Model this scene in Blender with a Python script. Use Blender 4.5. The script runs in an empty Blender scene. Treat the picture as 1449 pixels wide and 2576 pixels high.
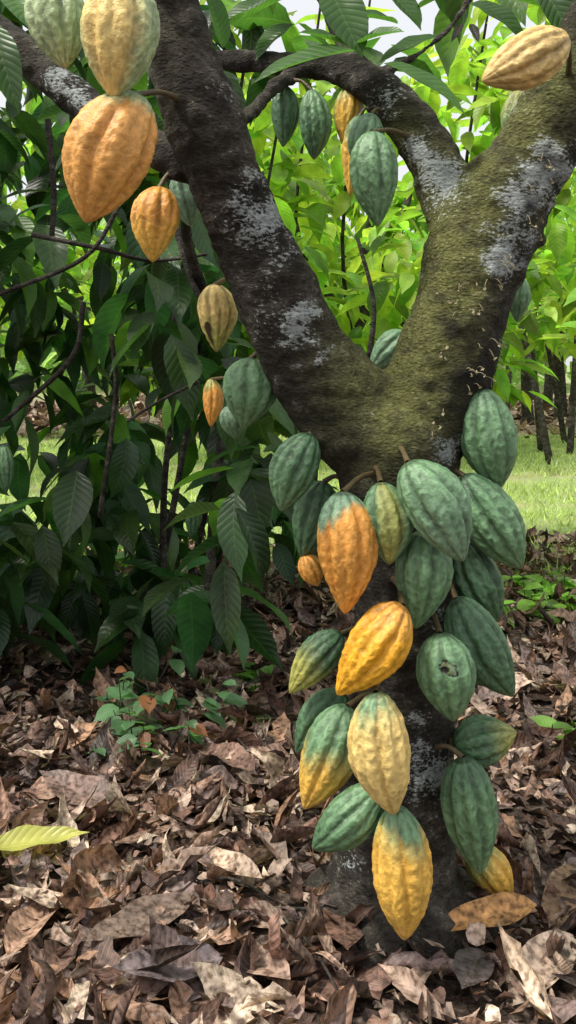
import bpy, math, random
import numpy as np
from mathutils import Vector, noise
random.seed(7); rng=np.random.default_rng(7)
F=2474.0; H=0.953
def S(px,py,d):
    # photo survey -> world position at distance d (level camera at height H)
    return Vector(((px-724.5)/F*d, d, H-(py-900)/F*d))
def lin(r,g,b):
    f=lambda c:(c/255/12.92 if c/255<=0.04045 else ((c/255+0.055)/1.055)**2.4)
    return np.array([f(r),f(g),f(b)])
scene=bpy.context.scene
def link(o,parent=None):
    scene.collection.objects.link(o)
    if parent: o.parent=parent
    return o
def empty(name,loc=(0,0,0)):
    e=bpy.data.objects.new(name,None); e.empty_display_size=0.1
    link(e); return e
def mesh_np(name,V,Fq,cols=None,uvs=None,mat=None,smooth=True,attrs=None,matidx=None,mats=None):
    me=bpy.data.meshes.new(name)
    V=np.asarray(V,dtype=np.float32); Fq=np.asarray(Fq,dtype=np.int32)
    k=Fq.shape[1]; n=len(Fq)
    me.vertices.add(len(V)); me.vertices.foreach_set('co',V.ravel())
    me.loops.add(n*k); me.loops.foreach_set('vertex_index',Fq.ravel())
    me.polygons.add(n); me.polygons.foreach_set('loop_start',np.arange(0,n*k,k,dtype=np.int32))
    me.polygons.foreach_set('loop_total',np.full(n,k,dtype=np.int32))
    me.polygons.foreach_set('use_smooth',np.full(n,smooth))
    if matidx is not None: me.polygons.foreach_set('material_index',np.asarray(matidx,dtype=np.int32))
    me.update(calc_edges=True); me.validate()
    if cols is not None:
        a=me.color_attributes.new('Col','FLOAT_COLOR','POINT')
        c=np.ones((len(V),4),dtype=np.float32); c[:,:3]=cols; a.data.foreach_set('color',c.ravel())
    if uvs is not None:
        l=me.uv_layers.new(name='UVMap')
        l.data.foreach_set('uv',np.asarray(uvs,dtype=np.float32)[Fq.ravel()].ravel())
    for m in (mats or ([mat] if mat else [])): me.materials.append(m)
    return me
# ------------------------------------------------------------------ materials
def newmat(name):
    m=bpy.data.materials.new(name); m.use_nodes=True
    nt=m.node_tree; nt.nodes.clear()
    out=nt.nodes.new('ShaderNodeOutputMaterial')
    return m,nt,out
def N(nt,t,**kw):
    n=nt.nodes.new(t)
    for k,v in kw.items():
        if k in n.inputs.keys(): n.inputs[k].default_value=v
        else: setattr(n,k,v)
    return n
def math_(nt,op,a,b=None,c=None):
    n=nt.nodes.new('ShaderNodeMath'); n.operation=op
    for i,x in enumerate((a,b,c)):
        if x is None: continue
        if isinstance(x,(int,float)): n.inputs[i].default_value=x
        else: nt.links.new(x,n.inputs[i])
    return n.outputs[0]
def ramp(nt,fac,stops):
    r=nt.nodes.new('ShaderNodeValToRGB'); el=r.color_ramp.elements
    el[0].position=stops[0][0]; el[0].color=(*stops[0][1],1)
    el[1].position=stops[-1][0]; el[1].color=(*stops[-1][1],1)
    for p,c in stops[1:-1]:
        e=el.new(p); e.color=(*c,1)
    nt.links.new(fac,r.inputs[0]); return r.outputs[0]
def mixc(nt,fac,a,b,bt='MIX'):
    n=nt.nodes.new('ShaderNodeMix'); n.data_type='RGBA'; n.blend_type=bt
    for s,x in ((n.inputs[0],fac),(n.inputs[6],a),(n.inputs[7],b)):
        if hasattr(x,'is_linked'): nt.links.new(x,s)
        elif isinstance(x,(int,float)): s.default_value=x
        else: s.default_value=(*x,1)
    return n.outputs[2]
def leafmat(name,trans,rough,dead=False,tmul=2.2,spec=0.5):
    m,nt,out=newmat(name)
    at=N(nt,'ShaderNodeAttribute',attribute_name='Col')
    uv=N(nt,'ShaderNodeUVMap'); sep=N(nt,'ShaderNodeSeparateXYZ'); nt.links.new(uv.outputs[0],sep.inputs[0])
    v=math_(nt,'ABSOLUTE',math_(nt,'SUBTRACT',sep.outputs[1],0.5))     # 0..0.5
    u=sep.outputs[0]
    ph=math_(nt,'SUBTRACT',math_(nt,'MULTIPLY',u,11.0),math_(nt,'MULTIPLY',v,4.0))
    w=math_(nt,'ABSOLUTE',math_(nt,'SUBTRACT',math_(nt,'FRACT',ph),0.5))   # 0 at vein
    vein=math_(nt,'SUBTRACT',1.0,math_(nt,'MINIMUM',math_(nt,'MULTIPLY',w,9.0),1.0))
    mid=math_(nt,'SUBTRACT',1.0,math_(nt,'MINIMUM',math_(nt,'MULTIPLY',v,28.0),1.0))
    vv=math_(nt,'MAXIMUM',math_(nt,'MULTIPLY',vein,0.6),mid)
    tc=N(nt,'ShaderNodeTexCoord')
    nz=N(nt,'ShaderNodeTexNoise',Scale=28.0 if dead else 12.0,Detail=5.0); nt.links.new(tc.outputs['Object'],nz.inputs['Vector'])
    shade=ramp(nt,nz.outputs[0],[(0.3,(0.55,0.55,0.55)),(0.7,(1.35,1.3,1.25))])
    c=mixc(nt,1.0,at.outputs['Color'],shade,'MULTIPLY')
    if dead:
        nz2=N(nt,'ShaderNodeTexNoise',Scale=90.0,Detail=4.0); nt.links.new(tc.outputs['Object'],nz2.inputs['Vector'])
        sp=ramp(nt,nz2.outputs[0],[(0.38,(0.32,0.28,0.25)),(0.52,(1,1,1)),(0.7,(1.4,1.42,1.45))])
        c=mixc(nt,0.9,c,sp,'MULTIPLY')
        veined=mixc(nt,math_(nt,'MULTIPLY',vv,0.22),c,(0.36,0.28,0.21))
    else:
        veined=mixc(nt,math_(nt,'MULTIPLY',vv,0.26),c,(0.20,0.32,0.07))
    b=N(nt,'ShaderNodeBsdfPrincipled',Roughness=rough); b.inputs['Specular IOR Level'].default_value=spec
    nt.links.new(veined,b.inputs['Base Color'])
    hgt=math_(nt,'ADD',math_(nt,'MULTIPLY',math_(nt,'MINIMUM',math_(nt,'MULTIPLY',w,3.0),1.0),1.0),math_(nt,'MULTIPLY',nz.outputs[0],0.5))
    if dead: hgt=math_(nt,'ADD',hgt,math_(nt,'MULTIPLY',nz2.outputs[0],1.6))
    bp=N(nt,'ShaderNodeBump',Strength=0.35,Distance=0.0022); nt.links.new(hgt,bp.inputs['Height'])
    nt.links.new(bp.outputs[0],b.inputs['Normal'])
    t=N(nt,'ShaderNodeBsdfTranslucent')
    tcol=mixc(nt,1.0,veined,(tmul,tmul*1.1,tmul*0.6),'MULTIPLY'); nt.links.new(tcol,t.inputs[0]); nt.links.new(bp.outputs[0],t.inputs['Normal'])
    mx=N(nt,'ShaderNodeMixShader'); mx.inputs[0].default_value=trans
    nt.links.new(b.outputs[0],mx.inputs[1]); nt.links.new(t.outputs[0],mx.inputs[2]); nt.links.new(mx.outputs[0],out.inputs[0])
    return m
M_leaf=leafmat('cocoa_leaf',0.38,0.36,spec=.6)
M_sunlit_tint=leafmat('sunlit_tint_leaf',0.5,0.42,tmul=1.6)  # lit leaf copy for the background; sunlight brightness put into its colour
M_dead=leafmat('dry_leaf',0.08,0.52,dead=True,tmul=1.2,spec=0.4)
def podmat():
    m,nt,out=newmat('pod_skin')
    at=N(nt,'ShaderNodeAttribute',attribute_name='Col'); tc=N(nt,'ShaderNodeTexCoord')
    n1=N(nt,'ShaderNodeTexNoise',Scale=120.0,Detail=6.0,Roughness=0.6); nt.links.new(tc.outputs['Object'],n1.inputs['Vector'])
    n2=N(nt,'ShaderNodeTexNoise',Scale=30.0,Detail=4.0); nt.links.new(tc.outputs['Object'],n2.inputs['Vector'])
    n3=N(nt,'ShaderNodeTexNoise',Scale=420.0,Detail=2.0); nt.links.new(tc.outputs['Object'],n3.inputs['Vector'])
    c=mixc(nt,1.0,at.outputs['Color'],ramp(nt,n2.outputs[0],[(0.3,(0.82,0.82,0.8)),(0.7,(1.2,1.18,1.15))]),'MULTIPLY')
    c=mixc(nt,0.6,c,ramp(nt,n1.outputs[0],[(0.32,(0.65,0.65,0.6)),(0.55,(1.08,1.08,1.08))]),'MULTIPLY')
    sp=ramp(nt,n3.outputs[0],[(0.25,(0.2,0.12,0.06)),(0.30,(1,1,1))]); c=mixc(nt,0.8,c,sp,'MULTIPLY')
    b=N(nt,'ShaderNodeBsdfPrincipled',Roughness=0.37); b.inputs['Specular IOR Level'].default_value=0.45
    nt.links.new(c,b.inputs['Base Color'])
    h=math_(nt,'ADD',n1.outputs[0],math_(nt,'MULTIPLY',n3.outputs[0],0.25))
    bp=N(nt,'ShaderNodeBump',Strength=0.6,Distance=0.004); nt.links.new(h,bp.inputs['Height']); nt.links.new(bp.outputs[0],b.inputs['Normal'])
    nt.links.new(b.outputs[0],out.inputs[0]); return m
M_pod=podmat()
def barkmat(name,attr=True):
    m,nt,out=newmat(name); tc=N(nt,'ShaderNodeTexCoord')
    mp=N(nt,'ShaderNodeMapping'); mp.inputs['Scale'].default_value=(1,1,1.7); nt.links.new(tc.outputs['Object'],mp.inputs[0])
    n1=N(nt,'ShaderNodeTexNoise',Scale=22.0,Detail=9.0,Roughness=0.65); nt.links.new(mp.outputs[0],n1.inputs['Vector'])
    n2=N(nt,'ShaderNodeTexNoise',Scale=130.0,Detail=5.0,Roughness=0.7); nt.links.new(mp.outputs[0],n2.inputs['Vector'])
    n4=N(nt,'ShaderNodeTexNoise',Scale=7.0,Detail=4.0); nt.links.new(tc.outputs['Object'],n4.inputs['Vector'])
    vo=N(nt,'ShaderNodeTexVoronoi',Scale=85.0); vo.feature='DISTANCE_TO_EDGE'; nt.links.new(mp.outputs[0],vo.inputs['Vector'])
    base=ramp(nt,n1.outputs[0],[(0.3,(0.018,0.016,0.013)),(0.5,(0.06,0.052,0.043)),(0.72,(0.18,0.163,0.135))])
    base=mixc(nt,0.8,base,ramp(nt,n2.outputs[0],[(0.35,(0.4,0.4,0.4)),(0.65,(1.4,1.4,1.4))]),'MULTIPLY')
    base=mixc(nt,0.8,base,ramp(nt,n4.outputs[0],[(0.38,(0.55,0.55,0.55)),(0.62,(1.3,1.3,1.3))]),'MULTIPLY')
    if attr:
        at=N(nt,'ShaderNodeAttribute',attribute_name='Col'); sp=N(nt,'ShaderNodeSeparateColor'); nt.links.new(at.outputs['Color'],sp.inputs[0])
        mossc=ramp(nt,n2.outputs[0],[(0.3,(0.06,0.062,0.02)),(0.5,(0.155,0.165,0.05)),(0.75,(0.33,0.34,0.14))])
        mf=math_(nt,'MULTIPLY',sp.outputs[1],ramp(nt,n1.outputs[0],[(0.34,(0.3,0.3,0.3)),(0.54,(1,1,1))]))
        base=mixc(nt,mf,base,mossc)
        lt=math_(nt,'ADD',sp.outputs[0],math_(nt,'ADD',math_(nt,'MULTIPLY',math_(nt,'SUBTRACT',n2.outputs[0],0.5),1.9),math_(nt,'MULTIPLY',math_(nt,'SUBTRACT',n1.outputs[0],0.5),1.5)))
        lf=ramp(nt,lt,[(0.37,(0,0,0)),(0.54,(1,1,1))])
        base=mixc(nt,math_(nt,'MULTIPLY',lf,0.9),base,ramp(nt,n2.outputs[0],[(0.35,(0.25,0.28,0.275)),(0.7,(0.58,0.63,0.62))]))
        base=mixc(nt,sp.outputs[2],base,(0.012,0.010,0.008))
    b=N(nt,'ShaderNodeBsdfPrincipled',Roughness=0.85); b.inputs['Specular IOR Level'].default_value=0.25; nt.links.new(base,b.inputs['Base Color'])
    h=math_(nt,'ADD',math_(nt,'MULTIPLY',n1.outputs[0],1.2),math_(nt,'ADD',math_(nt,'MULTIPLY',n2.outputs[0],0.6),math_(nt,'MULTIPLY',vo.outputs['Distance'],0.5)))
    bp=N(nt,'ShaderNodeBump',Strength=0.95,Distance=0.014); nt.links.new(h,bp.inputs['Height']); nt.links.new(bp.outputs[0],b.inputs['Normal'])
    nt.links.new(b.outputs[0],out.inputs[0]); return m
M_bark=barkmat('mossy_bark'); M_bark2=barkmat('twig_bark',False)
def groundmat():
    m,nt,out=newmat('soil_and_grass'); tc=N(nt,'ShaderNodeTexCoord')
    n2=N(nt,'ShaderNodeTexNoise',Scale=60.0,Detail=6.0); nt.links.new(tc.outputs['Object'],n2.inputs['Vector'])
    n3=N(nt,'ShaderNodeTexNoise',Scale=1.6,Detail=5.0); nt.links.new(tc.outputs['Object'],n3.inputs['Vector'])
    soil=ramp(nt,n2.outputs[0],[(0.3,(0.016,0.011,0.008)),(0.5,(0.055,0.04,0.031)),(0.7,(0.17,0.13,0.105))])
    litter=ramp(nt,n2.outputs[0],[(0.3,(0.1,0.07,0.055)),(0.5,(0.27,0.2,0.165)),(0.7,(0.5,0.41,0.34))])
    grass=ramp(nt,n2.outputs[0],[(0.3,(0.2,0.28,0.09)),(0.6,(0.42,0.52,0.22))])
    grass=mixc(nt,ramp(nt,n3.outputs[0],[(0.5,(0,0,0)),(0.68,(1,1,1))]),grass,(0.45,0.42,0.24))
    at=N(nt,'ShaderNodeAttribute',attribute_name='Col'); sp=N(nt,'ShaderNodeSeparateColor'); nt.links.new(at.outputs['Color'],sp.inputs[0])
    c=mixc(nt,sp.outputs[2],soil,litter); c=mixc(nt,sp.outputs[1],c,grass)
    b=N(nt,'ShaderNodeBsdfPrincipled',Roughness=0.95); b.inputs['Specular IOR Level'].default_value=0.1; nt.links.new(c,b.inputs['Base Color'])
    bp=N(nt,'ShaderNodeBump',Strength=1.0,Distance=0.03); nt.links.new(n2.outputs[0],bp.inputs['Height']); nt.links.new(bp.outputs[0],b.inputs['Normal'])
    nt.links.new(b.outputs[0],out.inputs[0]); return m
M_ground=groundmat()
# ------------------------------------------------------------------ leaf builder
def nrm(a): return a/np.maximum(np.linalg.norm(a,axis=1,keepdims=True),1e-9)
def leaf_arrays(P,D,Nn,L,W,curl,fold,wave,col,nu=8,nv=5,shape='cocoa',edge=0.0):
    n=len(P); P=np.asarray(P,float); D=nrm(np.asarray(D,float)); Nn=np.asarray(Nn,float)
    s=nrm(np.cross(Nn,D)); nn=np.cross(D,s)
    u=np.linspace(0,1,nu+1); v=np.linspace(-1,1,nv)
    wp=np.sin(np.pi*np.clip(u,0,1)**0.85)**0.75*(1-0.25*u); wp=wp/wp.max()
    wp[0]=0.03; wp[-1]=0.01
    if nu>=7: wp[-2]*=0.62
    U,Vv=np.meshgrid(u,v,indexing='ij'); U=U.ravel(); Vv=Vv.ravel(); WP=np.repeat(wp,nv)
    curl=np.where(np.abs(curl)<1e-3,1e-3,curl)[:,None]; L=np.asarray(L)[:,None]; W=np.asarray(W)[:,None]*0.5
    X=L*np.sin(curl*U)/curl; Z=-L*(1-np.cos(curl*U))/curl
    fo=np.asarray(fold)[:,None]; hw=W*WP
    ph=rng.uniform(0,6.28,(n,1)); fr=rng.uniform(9,17,(n,1))
    if edge>0: hw=hw*(1+rng.uniform(-edge,edge,(n,len(U)))*(np.abs(Vv)>0.9))
    Y=hw*Vv*np.cos(fo*np.abs(Vv)); Zf=hw*np.abs(Vv)*np.sin(fo)
    Zf=Zf+np.asarray(wave)[:,None]*L*np.sin(fr*U+ph+(Vv>0)*1.3)*np.abs(Vv)**1.5*WP
    sw=rng.normal(0,.10,(n,1))*L*U*U
    Y=Y+sw
    upx=np.sin(curl*U); upz=np.cos(curl*U)
    X=X+Zf*upx; Z=Z+Zf*upz
    V3=P[:,None,:]+D[:,None,:]*X[...,None]+s[:,None,:]*Y[...,None]+nn[:,None,:]*Z[...,None]
    i=np.arange(nu)[:,None]; j=np.arange(nv-1)[None,:]; a=(i*nv+j).ravel()
    fq=np.stack([a,a+nv,a+nv+1,a+1],1)
    m=(nu+1)*nv
    FQ=(fq[None]+np.arange(n)[:,None,None]*m).reshape(-1,4)
    UV=np.tile(np.stack([U,Vv*0.5+0.5],1),(n,1))
    C=np.repeat(np.asarray(col),m,axis=0)
    return V3.reshape(-1,3),FQ,C,UV
def leaf_obj(name,arr,mat,parent=None):
    V,FQ,C,UV=arr
    return link(bpy.data.objects.new(name,mesh_np(name,V,FQ,C,UV,mat)),parent)
def shoots(centers,per,Lr,colf,droop=(-0.9,0.25),spread=0.12):
    P=[];D=[];Nn=[];L=[];C=[]
    for c in centers:
        k=random.randint(*per); a0=random.uniform(0,6.28)
        ax=Vector((random.gauss(0,.5),random.gauss(0,.5),random.uniform(-0.2,1))).normalized()
        for i in range(k):
            a=a0+i*2.4; e=random.uniform(*droop)
            d=Vector((math.cos(a)*math.cos(e),math.sin(a)*math.cos(e),math.sin(e)))
            p=Vector(c)+ax*(i/k-0.5)*spread*2+d*0.02
            P.append(p);D.append(d)
            Nn.append((random.gauss(0,.35)+ -d.x*d.z,random.gauss(0,.35)-d.y*d.z,1.0))
            L.append(random.uniform(*Lr)); C.append(colf(c))
    return np.array(P),np.array(D),np.array(Nn),np.array(L),np.array(C)
def foliage(name,centers,per,Lr,colf,parent=None,nu=7,nv=5,droop=(-0.9,0.25),spread=0.12,mat=None):
    P,D,Nn,L,C=shoots(centers,per,Lr,colf,droop,spread); n=len(P)
    arr=leaf_arrays(P,D,Nn,L,L*rng.uniform(.36,.48,n),rng.uniform(.2,1.1,n),rng.uniform(.1,.5,n),rng.uniform(.005,.02,n),C,nu,nv)
    return leaf_obj(name,arr,mat or M_leaf,parent)
# ------------------------------------------------------------------ tubes
def catmull(pts,sub=8):
    pts=[np.array(p,float) for p in pts]; out=[]
    q=[2*pts[0]-pts[1]]+pts+[2*pts[-1]-pts[-2]]
    for i in range(1,len(q)-2):
        for k in range(sub):
            t=k/sub; a,b,c,d=q[i-1],q[i],q[i+1],q[i+2]
            out.append(0.5*((2*b)+(-a+c)*t+(2*a-5*b+4*c-d)*t*t+(-a+3*b-3*c+d)*t**3))
    out.append(pts[-1]); return out
def tube(pts,sub=8,seg=16):
    """pts: list of (x,y,z,r)"""
    c=catmull(pts,sub); V=[];Fc=[]
    prev=Vector((0.3,1,0.1))
    for i,p in enumerate(c):
        a=Vector(c[max(i-1,0)][:3]);b=Vector(c[min(i+1,len(c)-1)][:3]); t=(b-a).normalized()
        s=(prev-t*prev.dot(t)).normalized(); prev=s; w=t.cross(s); r=max(p[3],1e-4)
        for k in range(seg):
            an=2*math.pi*k/seg; V.append(Vector(p[:3])+(s*math.cos(an)+w*math.sin(an))*r)
    n=len(c)
    for i in range(n-1):
        for k in range(seg):
            a=i*seg+k;b=i*seg+(k+1)%seg; Fc.append((a,b,b+seg,a+seg))
    V.append(Vector(c[0][:3])); V.append(Vector(c[-1][:3]))
    for k in range(seg):
        Fc.append((len(V)-2,(k+1)%seg,k)); o=(n-1)*seg; Fc.append((len(V)-1,o+k,o+(k+1)%seg))
    return V,Fc
def tubes_obj(name,lst,mat,parent=None,sub=6,seg=8):
    V=[];Fc=[]
    for pts in lst:
        v,f=tube(pts,sub,seg); o=len(V); V+=v; Fc+=[tuple(i+o for i in q) for q in f]
    me=bpy.data.meshes.new(name); me.from_pydata(V,[],Fc); me.materials.append(mat)
    me.polygons.foreach_set('use_smooth',[True]*len(me.polygons))
    return link(bpy.data.objects.new(name,me),parent)
def SP(px,py,d,rpx):
    p=S(px,py,d); return (p.x,p.y,p.z,rpx/F*d)
# ------------------------------------------------------------------ ground
def gz(x,y):
    return 0.02*noise.noise((x*0.9,y*0.9,0))+0.012*noise.noise((x*4,y*4,3))
def grass_amt(x,y):
    e=0.35*noise.noise((x*1.3,y*1.3,7))+0.15*noise.noise((x*5,y*5,2))
    y0=4.3 if x<.5 else 4.3-.45*min(1,(x-.5)*3)
    a=min(max((y+e-y0)/0.35,0),1); b=min(max((12.5+4*e-y)/0.8,0),1)
    return a*b
def build_ground():
    xs=np.sinh(np.linspace(-6.2,6.2,300))*0.4; ys=np.concatenate([-np.sinh(np.linspace(5.5,0.1,50))*0.6,np.linspace(0,7,170),7+np.sinh(np.linspace(0.05,6,90))*0.55])
    V=[];C=[]
    for y in ys:
        for x in xs:
            V.append((x,y,gz(x,y))); far=1.0 if y>12 else 0.15
            g=grass_amt(x,y); 
            if y>20: g=0.7*min(1,(y-20)/5)
            C.append((0,g,far))
    nx=len(xs); i=np.arange(len(ys)-1)[:,None]; j=np.arange(nx-1)[None]; a=(i*nx+j).ravel()
    me=mesh_np('ground',V,np.stack([a,a+1,a+1+nx,a+nx],1),C,mat=M_ground)
    link(bpy.data.objects.new('ground',me))
build_ground()
pal=np.array([lin(152,124,108),lin(176,152,136),lin(90,68,58),lin(126,98,86),lin(208,190,170),lin(62,48,42),lin(162,128,104),lin(132,114,110),lin(98,73,62),lin(116,92,82),lin(186,164,148)])
def litter():
    n=10500
    y=1.0+4.1*rng.random(n)**1.15; x=rng.uniform(-1,1,n)*(0.6+0.5*y)+0.1
    k=np.array([noise.noise((a*2.3,b*2.3,11))>-.25 or random.random()<.3 for a,b in zip(x,y)]); x=x[k];y=y[k];n=len(x)
    C=pal[rng.integers(0,len(pal),n)]*rng.uniform(.65,1.2,(n,1))
    z=np.array([gz(a,b) for a,b in zip(x,y)])+rng.uniform(0.004,0.035,n)
    yaw=rng.uniform(0,6.283,n); pit=rng.normal(0,.25,n)
    D=np.stack([np.cos(yaw)*np.cos(pit),np.sin(yaw)*np.cos(pit),np.sin(pit)],1)
    Nn=np.stack([rng.normal(0,.4,n),rng.normal(0,.4,n),np.ones(n)],1)
    L=rng.uniform(.05,.165,n); 
    a=leaf_arrays(np.stack([x,y,z],1),D,Nn,L,L*rng.uniform(.28,.52,n),rng.normal(0.1,1.1,n),rng.normal(.35,.8,n),rng.uniform(.01,.07,n),C,8,5,edge=.3)
    n2=13000
    y=1.0+3.9*rng.random(n2)**1.4; x=rng.uniform(-1,1,n2)*(0.6+0.45*y)+.1
    C=pal[rng.integers(0,len(pal),n2)]*rng.uniform(.5,1.35,(n2,1))
    z=np.array([gz(p,q) for p,q in zip(x,y)])+rng.uniform(0.006,0.05,n2)
    D=rng.normal(0,1,(n2,3)); D[:,2]*=.3; Nn=np.stack([rng.normal(0,.5,n2),rng.normal(0,.5,n2),np.ones(n2)],1)
    L=rng.uniform(.01,.045,n2)
    b=leaf_arrays(np.stack([x,y,z],1),D,Nn,L,L*rng.uniform(.3,.9,n2),rng.normal(0,1,n2),rng.normal(.2,.6,n2),rng.uniform(.02,.08,n2),C,4,3,edge=.5)
    n3=5000
    y=rng.uniform(11.5,24,n3); x=rng.uniform(-5,12,n3)
    C=pal[rng.integers(0,len(pal),n3)]*rng.uniform(.9,1.4,(n3,1)); z=np.full(n3,.03)
    D=rng.normal(0,1,(n3,3)); D[:,2]*=.3; Nn=np.stack([rng.normal(0,.5,n3),rng.normal(0,.5,n3),np.ones(n3)],1)
    L=rng.uniform(.15,.3,n3)
    c=leaf_arrays(np.stack([x,y,z],1),D,Nn,L,L*.45,rng.normal(0,1,n3),rng.normal(.2,.6,n3),rng.uniform(.02,.05,n3),C,4,3)
    Vs=[];Fs=[];Cs=[];Us=[];o=0
    for q in (a,b,c):
        Vs.append(q[0]);Fs.append(q[1]+o);Cs.append(q[2]);Us.append(q[3]);o+=len(q[0])
    leaf_obj('leaf_litter',(np.concatenate(Vs),np.concatenate(Fs),np.concatenate(Cs),np.concatenate(Us)),M_dead)
litter()
def ground_leaf(name,a,b,w,h,col,curl,fold,mat,n=1):
    def g(px,py):
        d=H*F/(py-900); return Vector(((px-724.5)/F*d,d,0))
    A=g(*a);B=g(*b); L=(B-A).length; A.z=h;B.z=h*0.8
    arr=leaf_arrays([A],[B-A],[(0.05,-0.35,1)],np.array([L*1.08]),np.array([w]),np.array([curl]),np.array([fold]),np.array([.02]),np.array([col]),12,7)
    leaf_obj(name,arr,mat)
ground_leaf('fallen_yellow_leaf',(-40,2235),(200,2180),.06,.07,lin(190,195,105),-.3,.5,M_leaf)
ground_leaf('fallen_orange_leaf',(1350,2410),(1105,2440),.06,.085,lin(186,140,88),.2,.35,M_dead)
for k,(a,b,w,c) in enumerate([((480,2330),(230,2480),.07,(125,108,98)),((660,2290),(430,2200),.06,(190,168,148)),((20,2500),(150,2260),.07,(170,140,120)),
   ((560,2500),(300,2560),.08,(110,100,102)),((730,2560),(540,2420),.06,(165,140,125)),((1440,2440),(1290,2560),.07,(192,172,155)),((960,2330),(1120,2500),.07,(100,80,70)),((870,2320),(850,2520),.07,(115,90,78)),
   ((640,2010),(500,1900),.08,(130,104,94)),((300,2100),(120,2030),.09,(125,105,98)),((1449,2250),(1380,2400),.06,(150,120,92)),((150,1720),(60,1640),.08,(150,125,110)),((1210,2480),(1160,2590),.06,(80,72,72))]):
    ground_leaf('dry_leaf',a,b,w,.055,lin(*c),random.uniform(-.4,.5),random.uniform(.1,.6),M_dead)
tubes_obj('fallen_twigs',[[(x,y,.03,.003),(x+l*math.cos(a)*.5,y+l*math.sin(a)*.5,.06,.0025),(x+l*math.cos(a),y+l*math.sin(a),.03,.0015)] for x,y,a,l in
   [(random.uniform(-1.3,1.5),random.uniform(1.4,4),random.uniform(0,6.28),random.uniform(.1,.4)) for _ in range(50)]],M_bark2,sub=3,seg=5)
def grass():
    n=64000; y=3.6+9.2*rng.random(n)**1.2; x=rng.uniform(-1,1,n)*(0.9+0.5*y)+.3
    k=np.array([grass_amt(a,b)>rng.random()*.9+.03 for a,b in zip(x,y)]); x=x[k];y=y[k];n=len(x)
    pn=np.array([noise.noise((a*1.1,b*1.1,4))+.5*noise.noise((a*4,b*4,5)) for a,b in zip(x,y)])
    k=rng.random(n)<.85-.7*np.clip(pn*2,0,1); x=x[k];y=y[k];pn=pn[k];n=len(x)
    z=np.array([gz(a,b) for a,b in zip(x,y)]); a=rng.uniform(0,6.28,n); h=rng.uniform(.02,.07,n)*(1-.6*pn); w=h*rng.uniform(.05,.12,n)+.002
    base=np.stack([x,y,z],1); s=np.stack([np.cos(a),np.sin(a),0*a],1)*w[:,None]
    lean=rng.normal(0,.6,(n,2))*h[:,None]; tip=base+np.concatenate([lean,h[:,None]],1)
    V=np.stack([base-s,base+s,tip],1).reshape(-1,3); Fq=np.arange(3*n).reshape(-1,3)
    c=np.array([.50,.60,.27])*rng.uniform(.6,1.3,(n,1))*(1+.3*pn[:,None]); C=np.repeat(c,3,axis=0)
    UV=np.tile([[.5,.7],[.5,.7],[.5,.7]],(n,1))
    link(bpy.data.objects.new('grass',mesh_np('grass',V,Fq,C,UV,M_sunlit_tint,smooth=False)))
grass()
# ------------------------------------------------------------------ main tree skeleton
T=1.65
trunk=[SP(1000,2480,T,215),SP(995,2360,T,185),SP(988,2250,T,160),SP(990,2100,T,150),SP(1000,1900,T,140),SP(1012,1700,T,132),SP(1018,1500,T,130),SP(1012,1320,T,140),SP(1003,1180,T,155),SP(1000,1080,T,160),SP(1010,1020,T,130)]
left=[SP(1010,1190,T,120),SP(930,1085,T,135),SP(840,985,1.64,128),SP(765,880,1.62,112),SP(700,745,1.60,104),SP(632,605,1.58,97),SP(570,450,1.56,96),SP(515,300,1.54,98),SP(462,150,1.53,84),SP(440,20,1.52,66),SP(425,-150,1.5,62),SP(410,-420,1.48,58)]
right=[SP(1000,1190,T,110),SP(1060,1060,T,130),SP(1115,920,1.65,130),SP(1160,780,1.66,122),SP(1200,640,1.67,128),SP(1250,520,1.68,128),SP(1335,400,1.67,104),SP(1410,270,1.66,96),SP(1480,120,1.66,88),SP(1560,-80,1.66,78),SP(1640,-300,1.66,70)]
rsub=[SP(1190,620,1.69,90),SP(1135,500,1.72,72),SP(1095,400,1.74,66),SP(1020,300,1.77,62),SP(940,220,1.80,52),SP(850,170,1.86,40),SP(700,160,1.92,30),SP(560,150,1.98,26),SP(300,120,2.05,20)]
tleft=[SP(500,420,1.58,50),SP(380,370,1.62,46),SP(240,285,1.68,44),SP(110,180,1.74,44),SP(-10,80,1.8,42),SP(-160,-20,1.86,40)]
thin=[SP(590,330,1.66,14),SP(650,265,1.78,16),SP(720,195,1.84,20),SP(800,165,1.88,20)]
up=[SP(930,215,1.8,30),SP(860,110,1.9,18),SP(800,-40,1.95,12),SP(760,-200,2,10)]
ur=[SP(950,190,1.78,14),SP(1060,130,1.82,10),SP(1140,60,1.85,8),SP(1200,-40,1.9,8)]
limbs=[trunk,left,right,rsub,tleft,thin,up,ur]
for a in (200,250,300,340,30,90,150):
    r=math.radians(a); b=S(995,2290,T)
    limbs.append([(b.x,b.y,b.z+.03,.07),(b.x+.11*math.cos(r),b.y+.11*math.sin(r),.03,.045),(b.x+.19*math.cos(r),b.y+.19*math.sin(r),-.04,.03)])
skel=[]
for l in limbs[:8]:
    for c in catmull(l,10): skel.append(c)
skel=np.array(skel)
# ------------------------------------------------------------------ pods
G=(106,142,104); GD=(78,111,80); GB=(120,152,124); GP=(166,184,138); OR=(224,160,76); YE=(230,184,86); YO=(238,176,50); PY=(230,202,128); TAN=(218,186,120); OL=(156,156,82); OP=(222,162,86)
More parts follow.
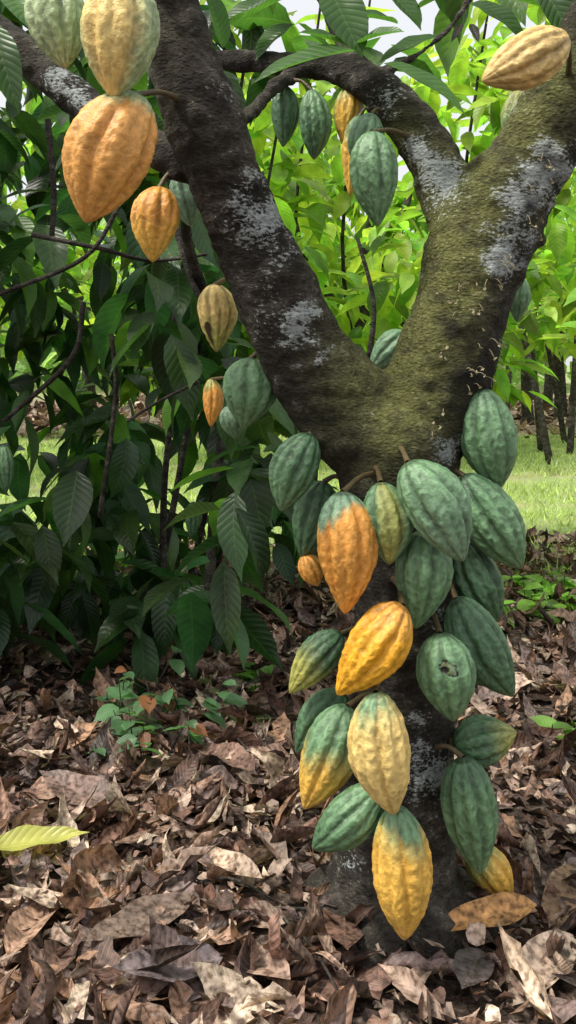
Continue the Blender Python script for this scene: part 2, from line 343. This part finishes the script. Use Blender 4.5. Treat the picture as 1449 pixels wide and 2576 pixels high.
# stem, tip, width, depth, colour A (stem end), colour B, start, end of blend, mode
pods=[
 ((140,-80),(165,172),148,1.42,GP,GP,0,1,'t'),((302,-70),(288,250),192,1.36,GP,PY,.1,.9,'c'),
 ((345,235),(215,560),218,1.38,GP,OP,.06,.2,'t'),((402,470),(384,660),120,1.56,OR,YE,.3,.8,'t'),((448,430),(480,570),74,1.72,GB,GB,0,1,'t'),
 ((540,715),(545,886),98,1.72,PY,OL,.4,.9,'t'),((632,900),(612,1078),136,1.66,G,G,0,1,'t'),((532,952),(530,1074),50,1.95,OL,OR,.1,.3,'t'),((575,1020),(595,1105),66,1.9,GB,G,0,1,'t'),
 ((714,215),(712,370),70,1.86,GD,GD,0,1,'t'),((784,226),(790,402),80,1.82,G,GD,0,1,'t'),((885,215),(866,370),74,1.84,OL,YE,.2,.7,'c'),((905,290),(880,492),74,1.78,G,YE,.1,.5,'t'),((935,285),(900,420),88,1.74,GB,G,0,1,'t'),((935,330),(950,570),120,1.64,G,G,0,1,'t'),
 ((1428,95),(1212,205),138,1.48,TAN,TAN,0,1,'t'),((1320,220),(1290,380),76,1.7,OL,G,0,1,'t'),((1025,838),(930,935),86,1.86,G,GB,0,1,'t'),((1300,690),(1300,810),60,1.85,G,G,0,1,'t'),
 ((1212,978),(1256,1230),138,1.60,GD,G,0,.4,'t'),((1165,1195),(1312,1430),140,1.58,GD,G,0,.4,'t'),((1025,1162),(1165,1412),158,1.44,G,GB,0,1,'t'),((958,1213),(980,1420),124,1.47,G,OL,.3,.7,'s'),
 ((862,1236),(868,1545),150,1.46,GB,OR,.16,.27,'t'),((782,1090),(706,1285),116,1.60,GD,G,0,1,'t'),((815,1210),(760,1405),112,1.66,GD,GD,0,1,'t'),((1075,1335),(1045,1582),142,1.50,G,G,0,1,'t'),
 ((1160,1360),(1252,1565),122,1.62,GD,GD,0,1,'t'),((1145,1505),(1292,1752),136,1.55,GD,GD,0,1,'t'),((1106,1592),(1142,1815),144,1.48,G,G,0,1,'hole'),((1014,1522),(848,1748),146,1.44,OR,YO,0,.4,'t'),
 ((858,1592),(728,1744),98,1.57,GD,OL,.3,.7,'t'),((765,1395),(800,1475),62,1.66,OR,OR,0,1,'t'),((865,1740),(745,1895),112,1.60,GD,GD,0,1,'t'),((875,1775),(766,2035),138,1.52,G,YE,.3,.7,'t'),
 ((945,1740),(992,2050),150,1.42,G,PY,.05,.25,'t'),((958,1978),(786,2137),120,1.47,G,GD,0,1,'t'),((995,2026),(1018,2365),146,1.44,G,YE,.14,.38,'t'),((1165,1903),(1208,2200),136,1.54,GD,G,0,.5,'t'),
 ((1140,1880),(1300,1842),122,1.60,GD,OL,.5,.95,'t'),((1180,2130),(1288,2262),96,1.66,OL,YE,.2,.6,'t'),
 ((505,1480),(500,1545),42,3.3,PY,OL,.3,.9,'t'),((8,1120),(14,1245),46,2.6,G,GD,0,1,'t'),((487,1262),(480,1352),42,2.7,GD,GD,0,1,'t'),
]
prof=np.array([[0,.10],[.02,.29],[.06,.48],[.13,.69],[.23,.88],[.35,.98],[.46,1.0],[.58,.94],[.7,.79],[.8,.60],[.88,.41],[.94,.245],[.975,.14],[1,.02]])
pd_=np.array(catmull(prof,8))
def profile(t): return np.interp(t,pd_[:,0],pd_[:,1])
attach=[]
def sstep(a,b,x): 
    t=min(max((x-a)/(b-a),0),1); return t*t*(3-2*t)
def make_pod(spec,idx):
    (sx,sy),(tx,ty),w,d,ca,cb,b0,b1,mode=spec
    A=S(sx,sy,d+0.01*random.uniform(-1,1)); B=S(tx,ty,d-0.008); ax=B-A; Ln=ax.length; ax.normalize()
    R=w/F*d*0.52; f=Vector((0,-1,0)); f=(f-ax*f.dot(ax)).normalized(); g=ax.cross(f)
    nt_,na=80,120; V=[];C=[]
    ca=lin(*ca);cb=lin(*cb); seed=idx*13.7; off=random.uniform(0,6.28)
    bend=random.uniform(-.05,.05)*Ln; rscale=Ln/0.18; rd=random.uniform(.95,1.3)
    skew=random.uniform(-.05,.05); tip=lin(196,150,90)
    yell=cb[0]>cb[1]*1.15
    for i in range(nt_+1):
        t=i/nt_; t2=min(max(t+skew*math.sin(math.pi*t),0),1); pr=float(profile(t2)); env=math.sin(math.pi*min(max(t,0.0),1))**.35
        cen=A+ax*(Ln*t)+g*(bend*math.sin(math.pi*t))
        for k in range(na):
            th=2*math.pi*k/na; q=5*(th+off)+0.3*math.sin(3*t+seed)+.35*noise.noise(Vector((t*7,th,seed)))
            f5=(0.5+0.5*math.cos(q))**7; f10=(0.5+0.5*math.cos(q+math.pi))**8
            r=pr*(1-(0.14*f5+0.08*f10)*rd*env-.02*(0.5+0.5*math.cos(q))*env)
            rad=f*math.cos(th)+g*math.sin(th)
            pos=cen+rad*(R*r)
            loc=Vector((math.cos(th)*R*r,math.sin(th)*R*r,t*Ln*.5))
            n1=noise.noise(loc*110+Vector((seed,0,0))); n2=noise.noise(loc*230+Vector((0,seed,0))); n3=noise.noise(loc*22+Vector((0,0,seed)))
            warts=0.28-abs(n1)
            ridge=1-f5-.6*f10
            dr=(0.0028*warts*(.5+.7*max(ridge,0))+0.0010*n2+0.0010*n3)*env*min(rscale,1.2)*rd
            pos+= rad*dr
            jit=n3*.12+n1*.05
            if mode=='c': m=sstep(.2,.9,math.cos(th-.3)+jit*2)*sstep(b0-.1,b0+.2,t+jit)
            elif mode=='s': m=sstep(.75,1.0,math.cos(th+.1*math.sin(4*t))+jit)*.8
            elif mode=='hole': m=0
            else: m=sstep(b0,b1+1e-3,t+jit+.05*math.cos(2*th+seed)+.04*f5)
            c=ca*(1-m)+cb*m
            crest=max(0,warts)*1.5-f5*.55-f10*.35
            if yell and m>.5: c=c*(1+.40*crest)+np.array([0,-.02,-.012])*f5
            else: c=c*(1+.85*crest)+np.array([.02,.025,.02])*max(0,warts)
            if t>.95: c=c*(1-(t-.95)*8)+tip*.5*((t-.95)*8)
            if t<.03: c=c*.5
            dx=(th if th<3.14 else th-6.28)
            if mode=='hole' and abs(dx)<1.4:
                # insect bored blemish: broken ring with a dark centre to one side
                aa=math.atan2((t-.34)/.07,(dx-.02)/.36)
                rr=math.hypot((dx-.02)/.36,(t-.34)/.07)*(1+.22*math.sin(2*aa+.6)+.12*math.sin(5*aa))+n2*.35
                r2=math.hypot((dx-.14)/.17,(t-.352)/.034)+n2*.3
                if r2<1: c=np.array([.015,.012,.01]); pos-=rad*.003
                elif rr<.72: c=c*.55+np.array([.05,.035,.02])
                elif rr<.95 and n3>-.25: c=np.array([.02,.016,.012]); pos-=rad*.001
            if idx==5:
                rr=math.hypot((dx-.7)/.22,(t-.62-.1*math.sin(3*dx))/.22)+n3*1.2+n1*.6
                if rr<.8: c=np.array([.07,.045,.02])
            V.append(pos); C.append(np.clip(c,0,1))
    a=(np.arange(nt_)[:,None]*na+np.arange(na)[None]).ravel(); kk=np.tile(np.arange(na),nt_)
    bq=a-kk+(kk+1)%na
    FQ=np.stack([a,bq,bq+na,a+na],1)
    base=A+ax*(Ln*.012); V=[tuple(v) for v in V]; faces=FQ
    if d<2.2:
        d2=np.hypot(skel[:,0]-base.x,skel[:,2]-base.z-.01)/skel[:,3]; j=int(np.argmin(d2))
        if d2[j]<.92 and base.y<skel[j,1]:
            dep=skel[j,3]*math.sqrt(1-d2[j]**2); surf=Vector((base.x,skel[j,1]-dep+.004,base.z+.012)) 
            if surf.y<base.y: surf.y=base.y+.01
        else:
            dist=np.linalg.norm(skel[:,:3]-np.array(base),axis=1)-skel[:,3]; j=int(np.argmin(dist)); tgt=Vector(skel[j,:3])
            dirt=(tgt-base); surf=base+dirt.normalized()*max(dirt.length-skel[j,3]*.9,.012)
        midp=(base+surf)/2-ax*.004+Vector((0,0,.004))
        pr_=.0032*min(1,R/.04)+.0008
        v,fc=tube([(*base,pr_*1.3),(*midp,pr_),(*surf,pr_*1.5)],4,8)
        o=len(V); V+= [tuple(x) for x in v]; C+= [lin(92,80,56)]*len(v)
        faces=np.concatenate([FQ,np.array([[i+o for i in q] for q in fc if len(q)==4])])
        attach.append(surf)
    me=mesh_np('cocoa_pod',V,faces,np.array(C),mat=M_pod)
    link(bpy.data.objects.new('cocoa_pod',me))
for i,p in enumerate(pods): make_pod(p,i)
# ------------------------------------------------------------------ main tree mesh
tree=empty('cocoa_tree',)
V=[];Fc=[]
for l in limbs:
    v,f=tube(l,10,28); o=len(V); V+=v; Fc+=[tuple(i+o for i in q) for q in f]
def blob(p,r):
    global V,Fc
    v,f=tube([(p.x,p.y,p.z-r,r*.4),(p.x,p.y,p.z-r*.5,r*.9),(p.x,p.y,p.z+r*.5,r*.9),(p.x,p.y,p.z+r,r*.4)],3,10)
    o=len(V); V+=v; Fc+=[tuple(i+o for i in q) for q in f]
for p in attach: blob(p,.012)
cush=[(1140,830,24),(1190,760,20),(1210,700,18),(1380,400,26),(1400,440,18),(1330,540,18),(1100,1000,18),(1030,1015,22),(1350,600,22),(1180,900,20),(1120,940,18),(450,440,18),(640,470,14),(1240,620,16),(1290,690,22),(1400,330,20),(1080,1040,16),(700,960,18),(1150,870,16),(1060,960,20),(980,1050,18),(560,300,12),(1060,420,14),(1230,800,18)]
for (x,y,r) in cush:
    p=S(x,y,1.55); dd=np.linalg.norm(skel[:,[0,2]]-np.array([p.x*1.03,p.z]),axis=1); j=int(np.argmin(dd)); c=Vector(skel[j,:3])
    q=S(x,y,c.y); off=q-c; rr=skel[j,3]; hd=math.sqrt(max(rr*rr-off.length_squared,0)); q.y-=hd*.93; blob(q,r/F*1.6)
me=bpy.data.meshes.new('t'); me.from_pydata(V,[],Fc); tmp=link(bpy.data.objects.new('tmp',me))
m=tmp.modifiers.new('r','REMESH'); m.mode='VOXEL'; m.voxel_size=.005
m=tmp.modifiers.new('s','SMOOTH'); m.iterations=6; m.factor=.5
dg=bpy.context.evaluated_depsgraph_get(); me2=bpy.data.meshes.new_from_object(tmp.evaluated_get(dg)); bpy.data.objects.remove(tmp)
n=len(me2.vertices); co=np.zeros(n*3); me2.vertices.foreach_get('co',co); co=co.reshape(-1,3)
no=np.zeros(n*3); me2.vertices.foreach_get('normal',no); no=no.reshape(-1,3)
lic=[(650,560,75,1),(610,480,50,.8),(690,620,45,.8),(740,820,66,1.05),(690,745,38,.8),(1110,455,58,1.15),(1045,365,36,1.1),(1370,420,75,1.15),(1310,500,65,1.1),(1270,640,62,1.1),(1290,580,55,1.0),(1075,1950,75,1),(1060,1880,40,.7),(1125,1130,45,.9),(1100,1560,45,.7),(880,2170,28,.8),(540,240,40,.4),(800,900,30,.5),(960,250,50,.6),(1390,520,40,.7),(190,230,50,.8),(150,200,40,.7),(1050,1800,30,.5)]
mos=[(1140,620,150,1.2),(1190,500,130,1.1),(930,940,120,1.2),(1010,1000,150,1.15),(1090,830,150,1.2),(870,860,70,1),(1110,730,150,1.2),(1280,480,110,.8),(1350,330,110,.9),(1050,1050,110,.8),(1010,330,60,.6),(820,820,45,.7),(1420,230,100,.8),(1230,620,110,.5)]
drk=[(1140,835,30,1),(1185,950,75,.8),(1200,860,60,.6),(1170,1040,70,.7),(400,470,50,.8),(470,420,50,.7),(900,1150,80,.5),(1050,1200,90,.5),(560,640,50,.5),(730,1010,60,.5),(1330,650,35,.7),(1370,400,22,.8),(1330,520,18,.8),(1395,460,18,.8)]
Cc=np.zeros((n,3))
for i in range(n):
    p=Vector(co[i]); px=p.x*F/p.y+724.5; py=900-(p.z-H)*F/p.y
    a=noise.noise(p*7); b=noise.noise(p*24+Vector((3,1,2))); c=noise.noise(Vector((p.x*18,p.y*18,p.z*70)))
    co[i]+=no[i]*(.007*a+.005*b+.0022*c+.004*(abs(noise.noise(p*45))-.2))
    l=0;mo=0;dk_=0
    front=max(0,min(1,.55-no[i][1]))
    for (x,y,r,s) in lic:
        dd=((px-x)**2+(py-y)**2)/(r*r)
        if dd<6: l=max(l,s*math.exp(-dd*.8))
    for (x,y,r,s) in mos:
        dd=((px-x)**2+(py-y)**2)/(r*r)
        if dd<6: mo=max(mo,s*math.exp(-dd*.7))
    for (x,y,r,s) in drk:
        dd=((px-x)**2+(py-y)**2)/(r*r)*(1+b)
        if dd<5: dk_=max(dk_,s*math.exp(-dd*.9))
    l=l*front
    l=max(l,(1-front)*max(0,noise.noise(p*6+Vector((9,9,9))))*1.4)
    mo=mo*min(1,max(0.15,.6+no[i][2]*.4-no[i][0]*.55-no[i][1]*.15))*1.2
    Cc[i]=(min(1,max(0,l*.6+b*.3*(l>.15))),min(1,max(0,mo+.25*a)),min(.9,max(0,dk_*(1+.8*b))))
me2.vertices.foreach_set('co',co.ravel()); me2.update()
at=me2.color_attributes.new('Col','FLOAT_COLOR','POINT'); c4=np.ones((n,4)); c4[:,:3]=Cc; at.data.foreach_set('color',c4.ravel())
me2.materials.clear(); me2.materials.append(M_bark); me2.polygons.foreach_set('use_smooth',[True]*len(me2.polygons))
link(bpy.data.objects.new('trunk_and_limbs',me2),tree)
m_,nt,out=newmat('pale_flower'); b=N(nt,'ShaderNodeBsdfPrincipled',Roughness=.6); nz=N(nt,'ShaderNodeTexNoise',Scale=200.0); nt.links.new(ramp(nt,nz.outputs[0],[(.3,(.25,.2,.1)),(.7,(.5,.44,.28))]),b.inputs['Base Color']); nt.links.new(b.outputs[0],out.inputs[0])
M_flower=m_
st=[]
from mathutils.bvhtree import BVHTree
bvh=BVHTree.FromPolygons([Vector(c) for c in co],[tuple(p.vertices) for p in me2.polygons])
cam=Vector((0,0,H))
P=[];D=[];Nn=[];L=[]
for (x,y,r,cnt) in [(1160,780,50,8),(1200,720,40,7),(1380,410,50,8),(1330,560,40,4),(1270,650,40,6),(1200,940,50,12),(1100,1070,30,4),(1120,900,30,4),(1240,860,30,6)]:
    for _ in range(cnt):
        t=S(x+random.gauss(0,r*.6),y+random.gauss(0,r*.6),1.6); h=bvh.ray_cast(cam,(t-cam).normalized())
        if not h[0]: continue
        p,nv=h[0],h[1]; tipp=p+nv*random.uniform(.006,.014)+Vector((random.gauss(0,.005),0,random.uniform(-.012,.002)))
        st.append([(*p,.0006),(*((p+tipp)/2+Vector((0,0,.003))),.0005),(*tipp,.0005)])
        fd=Vector((random.gauss(0,1),random.gauss(0,1),random.gauss(-.3,.7))).normalized(); fs=fd.orthogonal().normalized(); ft=fd.cross(fs)
        for k in range(5):
            an=k*1.2566; dv=fs*math.cos(an)+ft*math.sin(an)+fd*.9; P.append(tipp);D.append(dv);Nn.append(tuple(fd));L.append(random.uniform(.003,.0055))
n=len(P)
leaf_obj('flowers',leaf_arrays(P,D,Nn,np.array(L),np.array(L)*.5,np.full(n,.4),np.full(n,.3),np.zeros(n),np.tile([[.6,.6,.5]],(n,1)),3,3),M_flower,tree)
tubes_obj('flower_stalks',st,M_flower,tree,sub=2,seg=4)
near=[((895,128),(640,188),105,1.7,.3),((965,160),(1178,262),78,1.66,.4),((880,120),(760,90),80,1.75,.3),((900,110),(1010,90),85,1.72,.3),((830,-30),(890,130),120,1.75,.3),((560,120),(520,-40),90,1.9,.3),((600,60),(760,-20),110,1.9,.2),
 ((1000,60),(860,40),90,1.85,.4),((1240,-10),(1449,50),95,1.75,.3),((1180,10),(1330,90),90,1.8,.4),((1040,30),(1180,-30),85,1.8,.3),((740,60),(640,140),75,1.95,.4),((1100,90),(960,160),60,1.9,.2),
 ((600,870),(560,862),30,1.9,.2),((640,880),(565,865),45,1.9,.5),((700,0),(560,60),80,2.0,.3),((950,-40),(1060,60),90,1.8,.4),((1360,-40),(1449,120),80,1.7,.4),((20,-30),(60,80),90,1.6,.3),((-20,60),(30,260),90,1.7,.4),((1160,60),(1150,120),22,1.85,.1),((1185,60),(1200,120),24,1.85,.1)]
P=[];D=[];Nn=[];L=[];W=[];C=[];cu=[]
for a,b,w,d,c in near:
    A=S(*a,d);B=S(*b,d-.05); P.append(A);D.append((B-A)+Vector((0,0,.02)));Nn.append((random.gauss(0,.2),-.55,1));L.append((B-A).length*1.05);W.append(w/F*d);cu.append(c)
    C.append(np.array([.045,.12,.022])*random.uniform(.7,1.4) if w>25 else np.array([.02,.012,.01]))
n=len(P)
leaf_obj('overhanging_leaves',leaf_arrays(P,D,Nn,np.array(L),np.array(W),np.array(cu),np.full(n,.35),np.full(n,.012),np.array(C),14,7),M_leaf,tree)
def ctr(n,xr,yr,zr,cond=None):
    o=[]
    while len(o)<n:
        p=(random.uniform(*xr),random.uniform(*yr),random.uniform(*zr))
        if cond is None or cond(*p): o.append(p)
    return o
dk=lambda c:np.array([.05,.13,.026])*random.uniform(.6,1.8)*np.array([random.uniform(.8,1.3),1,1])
foliage('crown_leaves',ctr(34,(-1.5,1.6),(1.9,3.2),(1.75,2.4)),(4,7),(.18,.28),dk,tree)
# ------------------------------------------------------------------ left bush
bush=empty('cocoa_bush')
def inb(x,y,z):
    lim=(0.02 if z<.9 else -.10-.12*(z-.9))*y/3
    lump=.25*noise.noise((x*1.7,y*1.7,z*1.7))
    return x<lim+lump*.6 and z>.24+.22*noise.noise((x*2,y*2,1)) 
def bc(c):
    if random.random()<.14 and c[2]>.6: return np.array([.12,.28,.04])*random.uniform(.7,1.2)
    return np.array([.030,.080,.024])*random.uniform(.35,1.8)*np.array([random.uniform(.7,1.4),1,random.uniform(.8,1.4)])  # dark leaf colour paints in the shade of the bush
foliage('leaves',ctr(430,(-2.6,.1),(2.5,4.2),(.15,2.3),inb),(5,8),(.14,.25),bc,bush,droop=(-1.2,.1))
def fr(*pts): return [SP(*p) for p in pts]
st=[fr((80,590,2.3,7),(250,625,2.3,6),(380,655,2.35,5),(520,640,2.4,4)),fr((300,520,2.3,6),(210,650,2.3,6),(0,740,2.35,6)),fr((120,300,2.5,8),(135,480,2.5,8),(130,600,2.5,7)),fr((210,760,2.6,7),(180,900,2.6,7),(10,1060,2.6,6)),fr((280,840,2.5,6),(290,1000,2.5,6),(250,1300,2.5,6)),
    fr((500,960,2.4,5),(400,1010,2.4,4),(320,1060,2.4,4)),fr((560,1100,2.8,12),(540,1250,2.8,12),(520,1560,2.8,12)),fr((440,560,2.2,9),(480,700,2.2,8),(530,800,2.2,7)),fr((480,450,1.9,14),(470,600,2.1,14),(530,780,2.3,14)),fr((930,900,2.6,8),(940,760,2.6,6),(900,600,2.6,5))]
for k in range(12):
    x=random.uniform(-2,-.1);y=random.uniform(3,4.1); a=random.uniform(-.5,.5)
    st.append([(x,y,-.02,.013),(x+a*.3,y,.5,.011),(x+a*.4+.05,y+random.uniform(-.3,.3),1.0,.008),(x+a,y+random.uniform(-.4,.4),2.0,.005)])
tubes_obj('stems',st,M_bark2,bush,sub=6,seg=7)
# ------------------------------------------------------------------ bright foliage behind
bg=empty('cocoa_sapling')
def inbr(x,y,z): 
    low=.75 if x<.9*y/4 else 1.05
    return z>low+.2*noise.noise((x*2,y*2,z))and noise.noise((x*1.3,y*1.3,z*1.3+5))>-.16
def br(c): return np.array([.33,.55,.075])*random.uniform(.4,1.25)*np.array([random.uniform(.75,1.35),1,1])  # leaf colour raised to paint in sunlight on the far foliage
foliage('leaves',ctr(310,(-.6,2.4),(3.6,5.2),(.8,2.9),inbr),(5,8),(.14,.24),br,bg,droop=(-1.0,.3),mat=M_sunlit_tint)
st=[]
for k in range(4):
    x=-.3+k*.38;y=random.uniform(4,5); x=x if x<.2 or x>.5 else .3
    st.append([(x,y,-.02,.014),(x+.05,y,.7,.012),(x-.05,y+.1,1.5,.009),(x+.1,y,2.8,.005)])
tubes_obj('stems',st,M_bark2,bg,sub=5,seg=7)
# ------------------------------------------------------------------ orchard trees beyond
protos=[]
for v in range(3):
    cs=[]
    while len(cs)<110:
        p=Vector((random.gauss(0,1.0),random.gauss(0,1.0),random.uniform(1.15,3.6)))
        if p.xy.length<1.9 and noise.noise(p*1.3+Vector((v*9,0,0)))>-.1: cs.append(p)
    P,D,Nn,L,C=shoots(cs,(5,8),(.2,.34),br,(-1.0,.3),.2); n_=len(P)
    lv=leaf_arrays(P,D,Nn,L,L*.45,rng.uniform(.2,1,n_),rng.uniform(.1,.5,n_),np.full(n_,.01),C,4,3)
    tv=[];tf=[]
    for l in [[(0,0,-.05,.1),(.05,0,.5,.085),(0,.05,1.1,.075),(.1,0,1.5,.06)],[(0,.05,1.1,.06),(-.4,.1,1.9,.045),(-.8,0,3,.02)],[(.05,0,1.2,.06),(.5,-.1,2,.045),(.8,.2,3.2,.02)],[(0,0,1.1,.05),(.1,.5,2,.035),(0,.8,3,.02)]]:
        a,f=tube(l,5,10); o=len(tv); tv+=a; tf+=[[i+o for i in q] for q in f if len(q)==4]
    o=len(lv[0]); Vv=np.concatenate([lv[0],np.array([list(x) for x in tv])]); FF=np.concatenate([lv[1],np.array(tf)+o])
    CC=np.concatenate([lv[2],np.tile([[.1,.2,0]],(len(tv),1))]); UU=np.concatenate([lv[3],np.zeros((len(tv),2))])
    protos.append(mesh_np('cocoa_tree',Vv,FF,CC,UU,mats=[M_sunlit_tint,M_bark2],matidx=np.concatenate([np.zeros(len(lv[1])),np.ones(len(tf))])))
tp=[(2.2,10.5),(.6,9.5),(-.9,9),(-3.2,8),(5.2,10.5),(3.3,13.5),(1.4,14),(-.3,13.2),(-2.6,13),(-5,11),(6.6,15),(5.0,19),(2.7,19),(.3,18),(-2.5,18),(8,19),(-6,17),(-5.5,7),(6.5,7.5),(4.3,15.5)]
for i,(x,y) in enumerate(tp):
    o=link(bpy.data.objects.new('cocoa_tree',protos[i%3])); o.location=(x,y,0); o.rotation_euler=(0,0,random.uniform(0,6.28)); s=random.uniform(.85,1.1); o.scale=(s,s,s)
# slim pale leaning stems standing beyond the clearing on the right
tubes_obj('slender_tree_stems',[[(x,y,-.02,.035),(x-l*.4,y,.7,.03),(x-l,y,1.6,.022)] for x,y,l in [(2.35,8.8,.35),(2.75,9.6,-.1),(2.55,9.9,.15),(3.1,11,.3),(1.95,8.9,-.1)]],M_bark,sub=5,seg=8)
def distant():
    n=7500; x=rng.uniform(-22,24,n); y=rng.uniform(26,36,n); z=.3+4.6*rng.random(n)**1.1+np.array([1.5*noise.noise((a*.3,b*.3,0)) for a,b in zip(x,y)])
    D=rng.normal(0,1,(n,3)); D[:,2]-=.4; Nn=np.stack([rng.normal(0,.5,n),rng.normal(0,.5,n)-.4,np.ones(n)],1); L=rng.uniform(.5,.9,n)
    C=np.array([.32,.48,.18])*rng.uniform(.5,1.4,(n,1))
    leaf_obj('distant_trees',leaf_arrays(np.stack([x,y,z],1),D,Nn,L,L*.6,rng.uniform(.2,1,n),rng.uniform(.1,.5,n),np.full(n,.01),C,3,3),M_sunlit_tint)
distant()
# ------------------------------------------------------------------ small plants on litter
def plant(name,pts,nl,Lr,hh,col,spr,extra=None):
    e=[];P=[];D=[];Nn=[];L=[];C=[]
    for (px,py) in pts:
        d=H*F/(py-900); b=Vector(((px-724.5)/F*d,d,0)); h=random.uniform(.4,1)*hh; t=b+Vector((random.gauss(0,spr),random.gauss(0,spr),h)); e.append([(*b,.002),(*((b+t)/2),.0018),(*t,.0012)])
        for k in range(nl):
            a=random.uniform(0,6.28); P.append(t-Vector((0,0,random.uniform(0,h*.5))));D.append((math.cos(a),math.sin(a),random.uniform(-.5,.5)));Nn.append((random.gauss(0,.3),random.gauss(-.1,.3),1));L.append(random.uniform(*Lr));C.append(np.array(col if not extra or random.random()>.08 else extra)*random.uniform(.6,1.4))
    r=empty(name); n=len(P); L=np.array(L)
    leaf_obj('leaves',leaf_arrays(P,D,Nn,L,L*.62,rng.uniform(.2,.8,n),np.full(n,.2),np.full(n,.01),np.array(C),7,5),M_leaf,r)
    tubes_obj('stems',e,M_bark2,r,sub=3,seg=5)
plant('seedling',[(random.gauss(400,75),random.gauss(1870,40)) for _ in range(22)],4,(.04,.075),.15,(.12,.25,.12),.03,(.4,.16,.08))
plant('seedling',[(random.gauss(660,30),random.gauss(1740,15)) for _ in range(5)],3,(.05,.09),.09,(.12,.28,.04),.02)
plant('seedling',[(random.uniform(540,690),random.gauss(1810,20)) for _ in range(9)],3,(.04,.07),.06,(.2,.24,.11),.02)
plant('seedling',[(random.uniform(1270,1480),random.gauss(1545,25)) for _ in range(30)],4,(.04,.1),.13,(.22,.42,.07),.04)
plant('seedling',[(random.uniform(0,420),random.gauss(1480,25)) for _ in range(34)],4,(.07,.12),.14,(.17,.36,.06),.03)
plant('seedling',[(500,1640),(520,1650),(470,1650),(560,1630)],5,(.08,.14),.14,(.05,.13,.04),.03)
plant('seedling',[(1420,1860),(1449,1850)],4,(.06,.1),.06,(.15,.3,.06),.03)
# ------------------------------------------------------------------ world, sun, camera
w=bpy.data.worlds.new('World'); scene.world=w; w.use_nodes=True; nt=w.node_tree; bgn=nt.nodes['Background']
sky=nt.nodes.new('ShaderNodeTexSky'); sky.sky_type='NISHITA'; sky.sun_disc=False
EL,AZ=62,-112
sky.sun_elevation=math.radians(EL); sky.sun_rotation=math.radians(AZ); sky.dust_density=7.0; sky.air_density=1.0; sky.ozone_density=.4
hz=mixc(nt,0.65,sky.outputs[0],(8.3,8.3,8.3))   # thin white cloud veil
nt.links.new(hz,bgn.inputs[0]); bgn.inputs[1].default_value=0.15
sd=bpy.data.lights.new('sun','SUN'); sd.energy=4.0; sd.angle=math.radians(11); sd.color=(1,.96,.87)
so=link(bpy.data.objects.new('sun',sd)); e=math.radians(EL);a=math.radians(AZ)
tosun=Vector((math.sin(a)*math.cos(e),math.cos(a)*math.cos(e),math.sin(e))); so.rotation_euler=tosun.to_track_quat('Z','Y').to_euler(); so.location=tosun*20
cd=bpy.data.cameras.new('camera'); co_=link(bpy.data.objects.new('camera',cd)); co_.location=(0,0,H); co_.rotation_euler=(math.radians(90),0,0)
cd.sensor_fit='HORIZONTAL'; cd.sensor_width=36; cd.lens=36*F/1449; cd.shift_y=-388/1449; cd.clip_start=.05; cd.clip_end=1000
scene.camera=co_
scene.view_settings.view_transform='Standard'; scene.view_settings.look='None'; scene.view_settings.exposure=0
